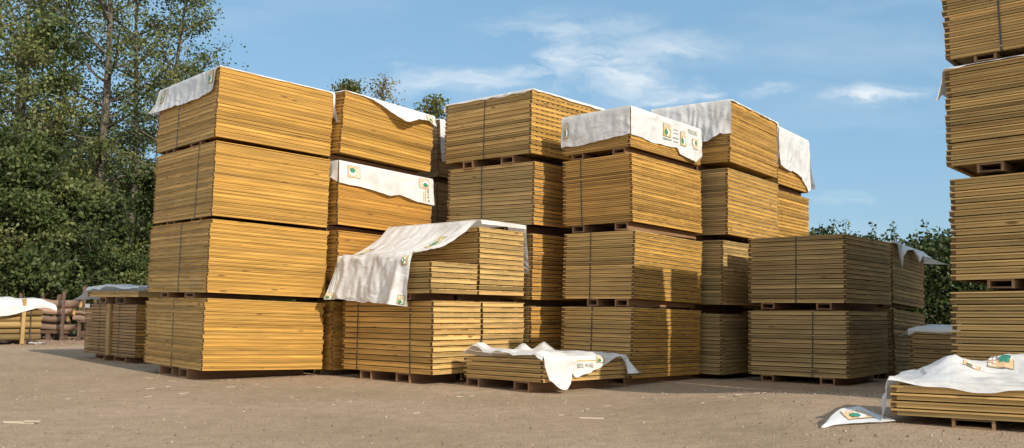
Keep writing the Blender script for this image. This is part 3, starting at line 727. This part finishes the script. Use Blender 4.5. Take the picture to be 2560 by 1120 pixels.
for i,(x,y,h,r,l) in enumerate(((-11.24,21.85,1.24,.028,'tallest brown post, in front of the log rack'),(-12.18,22.6,1.21,.035,'short brown post showing above the pole bundle sheet, nearer the rack'),(-12.75,22.6,1.19,.03,'leftmost brown post showing above the pole bundle sheet'),(-11.75,22.6,1.17,.04,'brown post behind the thickest log'),(-11.0,22.4,1.38,.035,'brown post directly left of the rail pack'),(-10.85,22.7,1.05,.03,'shorter brown post half hidden by the rail pack'))):
    b=MB(); b.mat(M['rust']); b.box(x-r,x+r,y-r,y+r,-.01,h); b.box(x-r*1.6,x+r*1.6,y-r*1.6,y+r*1.6,-.011,.015)
    o=b.build('post',None); tag(o,l,'post','brown posts of the log rack')
# ---------------------------------------------------------------- litter on the ground
def scatter(name,n,area,size,mat,seed,label,cat,flat=.5):
    rg=random.Random(seed); b=MB(); b.mat(M[mat] if isinstance(mat,str) else mat)
    for _ in range(n):
        x,y=area(rg); s=size(rg); z=ground_z(x,y)
        a=rg.random()*6.28; k=len(b.v)
        t=(rg.random(),rg.random(),0)
        ca,sa=math.cos(a),math.sin(a); e=rg.uniform(.6,1.0)
        top=[(s*.5,s*.1*e),( .1*s,s*.5*e),(-s*.5,.05*s),(-.05*s,-s*.5*e)]
        for dx,dy in top: b.v.append((x+dx*ca-dy*sa,y+dx*sa+dy*ca,z-.002+rg.uniform(0,.1)*s))
        b.v.append((x+.08*s*ca,y+.08*s*sa,z+s*flat)); b.v.append((x-.15*s*ca,y-.1*s*sa,z+s*flat*.8))
        for q in ([0,1,4],[1,5,4],[1,2,5],[2,3,5],[3,4,5],[3,0,4]):
            b.face([k+i for i in q],[(0,0)]*3,t)
    o=b.build(name,None,None); return o
def stonemat():
    m,nt,out=newmat('loose stones'); n=N(nt)
    at=n('ShaderNodeAttribute',attribute_name='tint'); sep=n('ShaderNodeSeparateColor',i={0:(at,'Color')})
    r=ramp(n,sep.outputs[0],[(0,(.09,.065,.045)),(.3,(.2,.145,.1)),(.85,(.32,.24,.175)),(1,(.40,.33,.26))])
    p=n('ShaderNodeBsdfPrincipled',i={'Base Color':r,'Roughness':.9}); nt.links.new(p.outputs[0],out.inputs[0]); return m
M['stone']=stonemat()
def area(rg):
    y=3.0+ (rg.random()**1.7)*10.0; x=rg.uniform(-.64,.64)*y
    return x,y
o=scatter('gravel',10000,area,lambda rg:.006+.022*rg.random()**3.5,'stone',3,'','',.55); tag(o,'loose small stones and grit strewn over the yard','gravel',None,'stuff')
def area2(rg): return rg.uniform(-13.2,-10.0),rg.uniform(19.6,23.6)
M['chip']=simple('bark chips',(.22,.145,.10),.9,0,.4,30)
o=scatter('bark_chips',1500,area2,lambda rg:.03+.09*rg.random()**2,'chip',4,'','',.3); tag(o,'reddish bark chips and offcuts strewn under the log rack','bark chips',None,'stuff')
b=MB(); b.mat(M['palewood']); b.box(-.13,.13,-.012,.012,.0,.014); b.box(.05,.17,-.02,.004,.0145,.024)
o=b.build('wood_offcut',None); o.location=(-3.99,7.18,ground_z(-3.99,7.18)+.001); o.rotation_euler=(0,0,-.05); tag(o,'pale split offcut lying alone on the gravel at lower left','offcut')
b=MB(); b.mat(M['palewood']); b.box(-.11,.11,-.006,.006,0,.01); o=b.build('wood_splinter',None); o.location=(.75,8.0,ground_z(.75,8.0)+.002); o.rotation_euler=(0,0,-.05); tag(o,'thin pale splinter on the gravel below the centre pile','splinter')
rs2=random.Random(12); b=MB(); b.mat(M['palewood'])
for _ in range(70):
    x=rs2.uniform(-5,3.2); y=rs2.uniform(8.2,10.8) if x>-2.5 else rs2.uniform(9,12.5)
    a=rs2.random()*3.14; l=rs2.uniform(.015,.06); w_=rs2.uniform(.002,.005); ca,sa=math.cos(a),math.sin(a); z=ground_z(x,y)
    b.box(-l,l,-w_,w_,.001,.006,None,lambda q,x=x,y=y,ca=ca,sa=sa,z=z:(x+q[0]*ca-q[1]*sa,y+q[0]*sa+q[1]*ca,z+q[2]))
tag(b.build('splinters',None),'tiny pale wood splinters strewn before the stacks','splinters',None,'stuff')
for nm,(x,y),s,l in (('plastic_scrap',(-10.75,19.9),.24,'larger white plastic scrap on the ground right of the pole bundle'),('plastic_scrap',(-11.1,20.05),.13,'smaller white plastic scrap at the foot of the pole bundle')):
    b=MB(); b.mat(M['sheet']); b.grid([[((i/8-.5)*s*1.6,(j/5-.5)*s*.9,.02+.035*(fbm(i*.6,j*.7,5)+.8)) for i in range(9)] for j in range(6)])
    o=b.build(nm,None,None,True); o.location=(x,y,0); tag(o,l,'plastic scrap','plastic scraps by the pole bundle')
# ---------------------------------------------------------------- trees
def np_leaves(cent,size,seed,col_lo=0.,col_hi=1.):
    rg=np.random.RandomState(seed); n=len(cent)
    a=rg.normal(size=(n,3)); a/=np.linalg.norm(a,axis=1)[:,None]
    b_=rg.normal(size=(n,3)); b_-=a*(a*b_).sum(1)[:,None]; b_/=np.linalg.norm(b_,axis=1)[:,None]
    s=size*rg.uniform(.6,1.25,size=(n,1)); wd=s*rg.uniform(.55,.8,size=(n,1))
    c=np.cross(a,b_)
    V=np.stack([cent-a*s*.5,cent+b_*wd*.5+c*s*.08,cent+a*s*.5,cent-b_*wd*.5+c*s*.08],1).reshape(-1,3)
    return V,rg.uniform(col_lo,col_hi,n)
def leaf_object(name,cent,size,seed,mat,parent,tint=None):
    V,c=np_leaves(cent,size,seed); n=len(cent)
    if tint is not None: c=np.clip(tint+ (c-.5)*.5,0,1)
    me=bpy.data.meshes.new(name); me.vertices.add(4*n); me.vertices.foreach_set('co',V.ravel())
    me.loops.add(4*n); me.loops.foreach_set('vertex_index',np.arange(4*n)); me.polygons.add(n)
    me.polygons.foreach_set('loop_start',np.arange(0,4*n,4)); me.polygons.foreach_set('loop_total',np.full(n,4))
    me.materials.append(mat)
    ca=me.color_attributes.new('tint','FLOAT_COLOR','CORNER')
    col_=np.repeat(np.stack([c,c,c,np.ones(n)],1),4,0); ca.data.foreach_set('color',col_.ravel())
    me.update(calc_edges=True); me.validate()
    o=bpy.data.objects.new(name,me); C.objects.link(o); o.parent=parent; return o
def tree(name,label,cat,group,loc,H,rad,base,nl,leaves,seed,size=.11,mat='leaf',trunk_r=.16,up=.5,sparse=1.0,prof=None,lean=(0,0),sub=6,clump=.27):
    """rad: crown radius; base: height where limbs begin"""
    rg=random.Random(seed); npg=np.random.RandomState(seed)
    root=empty(name,loc); tag(root,label,cat,group)
    b=MB(); b.mat(M['trunk'])
    def axis(t): return Vector((lean[0]*t*t+.12*math.sin(t*5+seed),lean[1]*t*t+.1*math.cos(t*4+seed)-.1,H*t))
    n=12; b.tube([axis(i/n)+Vector((0,0,-.05 if i==0 else 0)) for i in range(n+1)],[trunk_r*(1-.9*i/n)+.012 for i in range(n+1)],8,caps=False)
    cents=[];tints=[]
    prof=prof or (lambda t: math.sin(math.pi*min(1,(.12+.88*t)))**.8)
    for i in range(nl):
        t=(i+rg.random())/nl; tb=base/H+(1-base/H)*t*.97
        p0=axis(tb); az=i*2.4+rg.uniform(-.5,.5); L=rad*max(.12,prof(t))*rg.uniform(.75,1.15)
        elev=up*(.3+t*1.1)+rg.uniform(-.2,.2)
        d=Vector((math.cos(az)*math.cos(elev),math.sin(az)*math.cos(elev),math.sin(elev)))
        pts=[p0+d*L*s+Vector((0,0,.10*L*s*s))+Vector((rg.gauss(0,.04),rg.gauss(0,.04),rg.gauss(0,.04)))*L*s for s in (0,.25,.5,.75,1)]
        b.tube(pts,[trunk_r*.32*(1-tb*.5)*q+.006 for q in (1,.75,.5,.3,.1)],5,caps=False)
        tone=rg.random()
        for k in range(sub):
            s=rg.uniform(.3,1.0); j=min(3,int(s*4)); q=pts[j].lerp(pts[j+1],s*4-j)
            d2=(d+Vector((rg.gauss(0,.7),rg.gauss(0,.7),rg.gauss(.1,.5)))).normalized(); l2=L*rg.uniform(.2,.42)
            e=q+d2*l2; b.tube([q,q.lerp(e,.5)+Vector((0,0,.03)),e],[.014,.009,.004],4,caps=False)
            m=int(leaves/(nl*sub)*rg.uniform(.5,1.5)*sparse)
            c=npg.normal(size=(m,3))*np.array([clump,clump,clump*.6])*(.5+.6*L/rad)
            mid=np.array(q.lerp(e,.7))
            along=npg.uniform(0,1,size=(m,1)); pos=np.array(q)*(1-along)*.6+np.array(e)*along*.6+mid*.4
            cents.append(pos+c); tints.append(np.full(m,.05+.75*tone+.15*rg.random()))
    b.build('trunk',None,root,True)
    leaf_object('crown',np.concatenate(cents),size,seed,M[mat],root,np.concatenate(tints))
    return root
def copy_tree(src,loc,rz,sc,label):
    r=src.copy(); C.objects.link(r); r.location=loc; r.rotation_euler=(0,0,rz); r.scale=(sc,sc,sc*1.0); r['label']=label
    for ch in src.children:
        c=ch.copy(); C.objects.link(c); c.parent=r
    return r
GT='tall alder trees of the wood at the left'
def bx(px,dep): return (px-1280)/2162.14*dep*1.0
full=lambda t: max(.25,math.sin(math.pi*(.15+.8*t)))
t1=tree('alder_tree','open-crowned alder with a clearly visible forking trunk, tallest in the left wood','tree',GT,(bx(235,27),27,0),13.6,2.7,4.6,26,15000,11,.115,sparse=.5,up=.55,trunk_r=.21,prof=full)
t2=tree('alder_tree','slim alder between the forked alder and the rightmost one','tree',GT,(bx(318,28.5),28.5,0),12.4,2.1,4.2,24,7500,12,.11,up=.6,prof=full)
t3=tree('alder_tree','rightmost alder of the wood, its thin crown spreading behind the tallest column','tree',GT,(bx(408,27.5),27.5,0),11.1,2.5,4.0,26,7000,13,.10,up=.55,prof=lambda t:max(.2,math.sin(math.pi*(.2+.75*t))),lean=(.5,0))
t0=tree('broadleaf_tree','dense dark rounded tree at the left edge in front of the alders','tree',None,(bx(48,25.5),25.5,0),9.2,2.15,3.0,30,13000,14,.125,up=.35,prof=lambda t:math.sin(math.pi*(.18+.72*t))**.6,trunk_r=.2,sub=7,clump=.27)
copy_tree(t1,(bx(20,30),30,0),2.1,1.02,'alder behind the dense rounded tree, branches reaching the top left corner')
copy_tree(t2,(bx(125,29.5),29.5,0),1.0,1.0,'slender alder rising between the dense tree and the forked alder')
copy_tree(t2,(bx(-60,27),27,0),3.0,1.02,'alder cropped by the left edge of the picture')
copy_tree(t3,(bx(360,33),33,0),4.0,.74,'alder further back, seen through the thin crowns on the right of the wood')
copy_tree(t1,(bx(180,34),34,0),.6,.62,'alder further back, between the slender and forked alders')
copy_tree(t2,(bx(455,34),34,0),5.0,.86,'small alder further back at the right end of the wood')
copy_tree(t1,(bx(280,38),38,0),1.6,.62,'distant alder deep in the wood behind the slim one')
GU='bushy undergrowth along the wood edge'
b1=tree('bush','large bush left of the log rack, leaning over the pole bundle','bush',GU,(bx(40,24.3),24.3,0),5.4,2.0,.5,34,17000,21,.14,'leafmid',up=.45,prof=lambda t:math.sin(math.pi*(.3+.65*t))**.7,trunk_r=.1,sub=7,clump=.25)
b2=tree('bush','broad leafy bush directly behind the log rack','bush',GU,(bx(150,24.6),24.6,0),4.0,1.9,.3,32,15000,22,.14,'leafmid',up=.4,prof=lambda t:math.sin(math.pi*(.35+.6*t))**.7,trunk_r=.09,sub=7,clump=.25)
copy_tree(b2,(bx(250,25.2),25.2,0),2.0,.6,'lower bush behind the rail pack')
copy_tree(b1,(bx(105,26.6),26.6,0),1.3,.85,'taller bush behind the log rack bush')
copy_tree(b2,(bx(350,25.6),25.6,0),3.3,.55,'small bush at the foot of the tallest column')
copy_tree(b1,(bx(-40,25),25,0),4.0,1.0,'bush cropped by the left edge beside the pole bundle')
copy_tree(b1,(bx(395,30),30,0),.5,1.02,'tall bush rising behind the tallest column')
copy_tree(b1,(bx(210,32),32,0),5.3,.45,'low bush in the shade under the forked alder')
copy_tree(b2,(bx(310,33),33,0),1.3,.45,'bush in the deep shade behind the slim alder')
# far wood, one mass
rg=np.random.RandomState(5); n=52000
cx=rg.uniform(-34,-8.5,n); cy=rg.uniform(38,44,n); 
hh=7.5+1.2*np.sin(cx*.8)+.8*np.sin(cx*2.1+1); cz=rg.uniform(0,1,n)**.8*hh
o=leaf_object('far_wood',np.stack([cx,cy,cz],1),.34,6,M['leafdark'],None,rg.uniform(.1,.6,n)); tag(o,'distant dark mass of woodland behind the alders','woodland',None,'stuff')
# trees peeping over the columns
GB='treetops behind the stacked columns'
m1=tree('hawthorn_tree','bushy yellow-green treetop between the two left columns','tree',GB,(bx(868,24),24,0),7.15,1.25,3.4,24,9000,31,.085,'leafyel',up=.8,trunk_r=.1,prof=lambda t:max(.15,(1-t)**.6))
m2=tree('hawthorn_tree','sparse twiggy treetop above the slipping sheet','tree',GB,(bx(955,24.5),24.5,0),7.4,.95,3.6,20,1700,32,.08,'leafyel',up=1.0,trunk_r=.08,prof=lambda t:max(.2,(1-t)**.5))
m3=tree('hawthorn_tree','small treetop in the gap left of the central column','tree',GB,(bx(1078,23.5),23.5,0),6.75,.85,3.2,20,4200,33,.085,'leafyel',up=.9,trunk_r=.08,prof=lambda t:max(.2,(1-t)**.5))
copy_tree(m2,(bx(790,25),25,0),2.0,.93,'faint twiggy treetop just right of the tallest column')
# ---------------------------------------------------------------- hedge on the right
root=empty('hedge',(9,19,0)); tag(root,'tall dark hedge behind the shaded right-hand packs with shoots on top','hedge')
rg=np.random.RandomState(9); n=120000
hx=rg.uniform(-4.6,8,n); hy=rg.normal(0,.6,n); top=2.55+.12*np.sin(hx*2.3)+.1*np.sin(hx*5.1+1)+.1*rg.normal(size=n)
hz=top*rg.uniform(0,1,n)**.75
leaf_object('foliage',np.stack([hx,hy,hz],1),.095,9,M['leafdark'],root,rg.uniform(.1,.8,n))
b=MB(); b.mat(M['trunk']); lc=[]
rs=random.Random(4)
for i in range(34):
    x=-4.3+i*.26+rs.uniform(-.1,.1); h=rs.uniform(.15,.6)
    if i in(1,2): h=1.0
    e=Vector((x+rs.uniform(-.12,.12),rs.uniform(-.2,.2),2.5+h)); a=Vector((x,0,2.3))
    b.tube([a,a.lerp(e,.5)+Vector((.02,0,0)),e],[.012,.008,.003],4,caps=False)
    for k in range(16+int(h*20)):
        q=a.lerp(e,rs.random()); lc.append((q.x+rs.gauss(0,.05),q.y+rs.gauss(0,.05),q.z+rs.gauss(0,.03)))
for i in range(16):
    x=-4.4+i*.75; b.tube([(x,0,0),(x+.05,.03,1.2),(x,0,2.2)],[.05,.035,.015],5,caps=False)
b.build('stems',None,root,True)
leaf_object('shoot_leaves',np.array(lc),.085,10,M['leafdark'],root,np.full(len(lc),.6))
root=empty('hedge',(-1.5,24.5,0)); tag(root,'long hedge hidden behind the central columns','hedge')
rg=np.random.RandomState(19); n=40000
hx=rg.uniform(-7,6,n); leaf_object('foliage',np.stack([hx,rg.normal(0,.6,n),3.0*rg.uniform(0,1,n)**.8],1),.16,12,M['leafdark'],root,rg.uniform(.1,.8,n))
b=MB(); b.mat(M['trunk'])
for i in range(14): b.tube([(-6.6+i*.95,0,0),(-6.5+i*.95,.05,1.2),(-6.6+i*.95,0,2.3)],[.05,.035,.015],5,caps=False)
b.build('stems',None,root,True)
# ---------------------------------------------------------------- light and sky
sun=Vector((.6626*math.cos(R(31)),-.749*math.cos(R(31)),math.sin(R(31))))
sl=bpy.data.lights.new('sun','SUN'); so=bpy.data.objects.new('sun',sl); C.objects.link(so)
sl.energy=3.9; sl.angle=R(.53); sl.color=(1,.90,.74); so.rotation_euler=sun.to_track_quat('Z','Y').to_euler(); so.location=(8,-9,9)
w=bpy.data.worlds.new('World'); bpy.context.scene.world=w; w.use_nodes=True
nt=w.node_tree; nt.nodes.clear(); n=N(nt)
out=n('ShaderNodeOutputWorld')
sky=n('ShaderNodeTexSky',sky_type='NISHITA',sun_disc=False,sun_elevation=R(31),sun_rotation=math.atan2(sun.x,sun.y),altitude=50,air_density=1.0,dust_density=1.0,ozone_density=1.6)
tc=n('ShaderNodeTexCoord'); sp_=n('ShaderNodeSeparateXYZ',i={0:(tc,'Generated')})
yy=n('ShaderNodeMath',operation='MAXIMUM',i={0:(sp_,1),1:.05})
ax=n('ShaderNodeMath',operation='DIVIDE',i={0:(sp_,0),1:yy}); ez=n('ShaderNodeMath',operation='DIVIDE',i={0:(sp_,2),1:yy})
ax0,ez0=ax,ez
wv=n('ShaderNodeCombineXYZ',i={0:ax,1:ez,2:0.}); wm=n('ShaderNodeMapping',i={'Vector':wv,'Scale':(1,2.2,1)})
wn=n('ShaderNodeTexNoise',i={'Vector':wm,'Scale':9,'Detail':6,'Roughness':.6}); ws=n('ShaderNodeSeparateColor',i={0:(wn,1)})
ax=n('ShaderNodeMath',operation='MULTIPLY_ADD',i={0:ws,1:.16,2:ax0}); ax=n('ShaderNodeMath',operation='SUBTRACT',i={0:ax,1:.08})
ez=n('ShaderNodeMath',operation='MULTIPLY_ADD',i={0:(ws,1),1:.065,2:ez0}); ez=n('ShaderNodeMath',operation='SUBTRACT',i={0:ez,1:.0325})
def blob(cx,cy,rx,ry,ang,amt):
    cv=n('ShaderNodeCombineXYZ',i={0:ax,1:ez,2:0.})
    mp=n('ShaderNodeMapping',vector_type='TEXTURE',i={'Vector':cv,'Location':(cx,cy,0),'Rotation':(0,0,ang),'Scale':(rx,ry,1)})
    ln_=n('ShaderNodeVectorMath',operation='LENGTH',i={0:mp})
    return n('ShaderNodeMapRange',interpolation_type='SMOOTHSTEP',i={0:(ln_,'Value'),1:0.,2:1.,3:amt,4:0.})
def el(px,py): return ((px-1280)/2162+.0147*(560-py)/2162*0, (780-py)/2162)
bl=[]
for px,py,rx,ry,a,am in ((1480,150,480,95,.16,.85),(1580,200,190,75,.25,1.0),(1150,205,420,50,.05,.75),(1380,90,300,50,.2,.6),(1660,240,160,40,.3,.8),(1780,215,80,45,-.3,.7),(2190,222,190,42,.05,.8),(2110,495,130,35,.0,.5),(1930,222,90,28,0,.4),(1400,60,330,60,.1,.35)):
    cx_,cy_=el(px,py); bl.append(blob(cx_,cy_,rx/2162,ry/2162,a,am))
acc=bl[0]
for q in bl[1:]: acc=n('ShaderNodeMath',operation='MAXIMUM',i={0:acc,1:q})
cv=n('ShaderNodeCombineXYZ',i={0:ax,1:ez,2:0.})
mp=n('ShaderNodeMapping',i={'Vector':cv,'Rotation':(0,0,-.22),'Scale':(5.5,17,1)})
nz=n('ShaderNodeTexNoise',i={'Vector':mp,'Scale':1.5,'Detail':8,'Roughness':.56,'Distortion':.8})
nr=n('ShaderNodeMapRange',i={0:(nz,0),1:.36,2:.68,3:0.,4:1.})
cl=n('ShaderNodeMath',operation='MULTIPLY',i={0:acc,1:nr})
# faint high haze streaks everywhere
mp2=n('ShaderNodeMapping',i={'Vector':cv,'Rotation':(0,0,-.15),'Scale':(2,9,1)}); nz2=n('ShaderNodeTexNoise',i={'Vector':mp2,'Scale':1.2,'Detail':5})
nr2=n('ShaderNodeMapRange',i={0:(nz2,0),1:.5,2:.8,3:0.,4:.22})
ct=n('ShaderNodeMath',operation='ADD',i={0:cl,1:nr2}); cc=n('ShaderNodeMath',operation='MINIMUM',i={0:ct,1:.92})
tint_=n('ShaderNodeMix',data_type='RGBA',i={0:.62,6:sky,7:(1.75,3.45,5.0,1)})
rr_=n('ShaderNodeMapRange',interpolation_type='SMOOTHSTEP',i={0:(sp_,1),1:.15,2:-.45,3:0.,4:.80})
tint_=n('ShaderNodeMix',data_type='RGBA',i={0:rr_,6:(tint_,2),7:(7.6,7.5,7.2,1)})  # unseen bright sky behind the camera, added as fill for shaded faces
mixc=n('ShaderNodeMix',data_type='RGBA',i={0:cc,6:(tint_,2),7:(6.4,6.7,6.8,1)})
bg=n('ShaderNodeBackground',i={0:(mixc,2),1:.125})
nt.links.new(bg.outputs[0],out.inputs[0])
sc=bpy.context.scene
sc.view_settings.view_transform='Standard'; sc.view_settings.look='None'; sc.view_settings.exposure=.26; sc.view_settings.gamma=1
sc.render.engine='CYCLES'
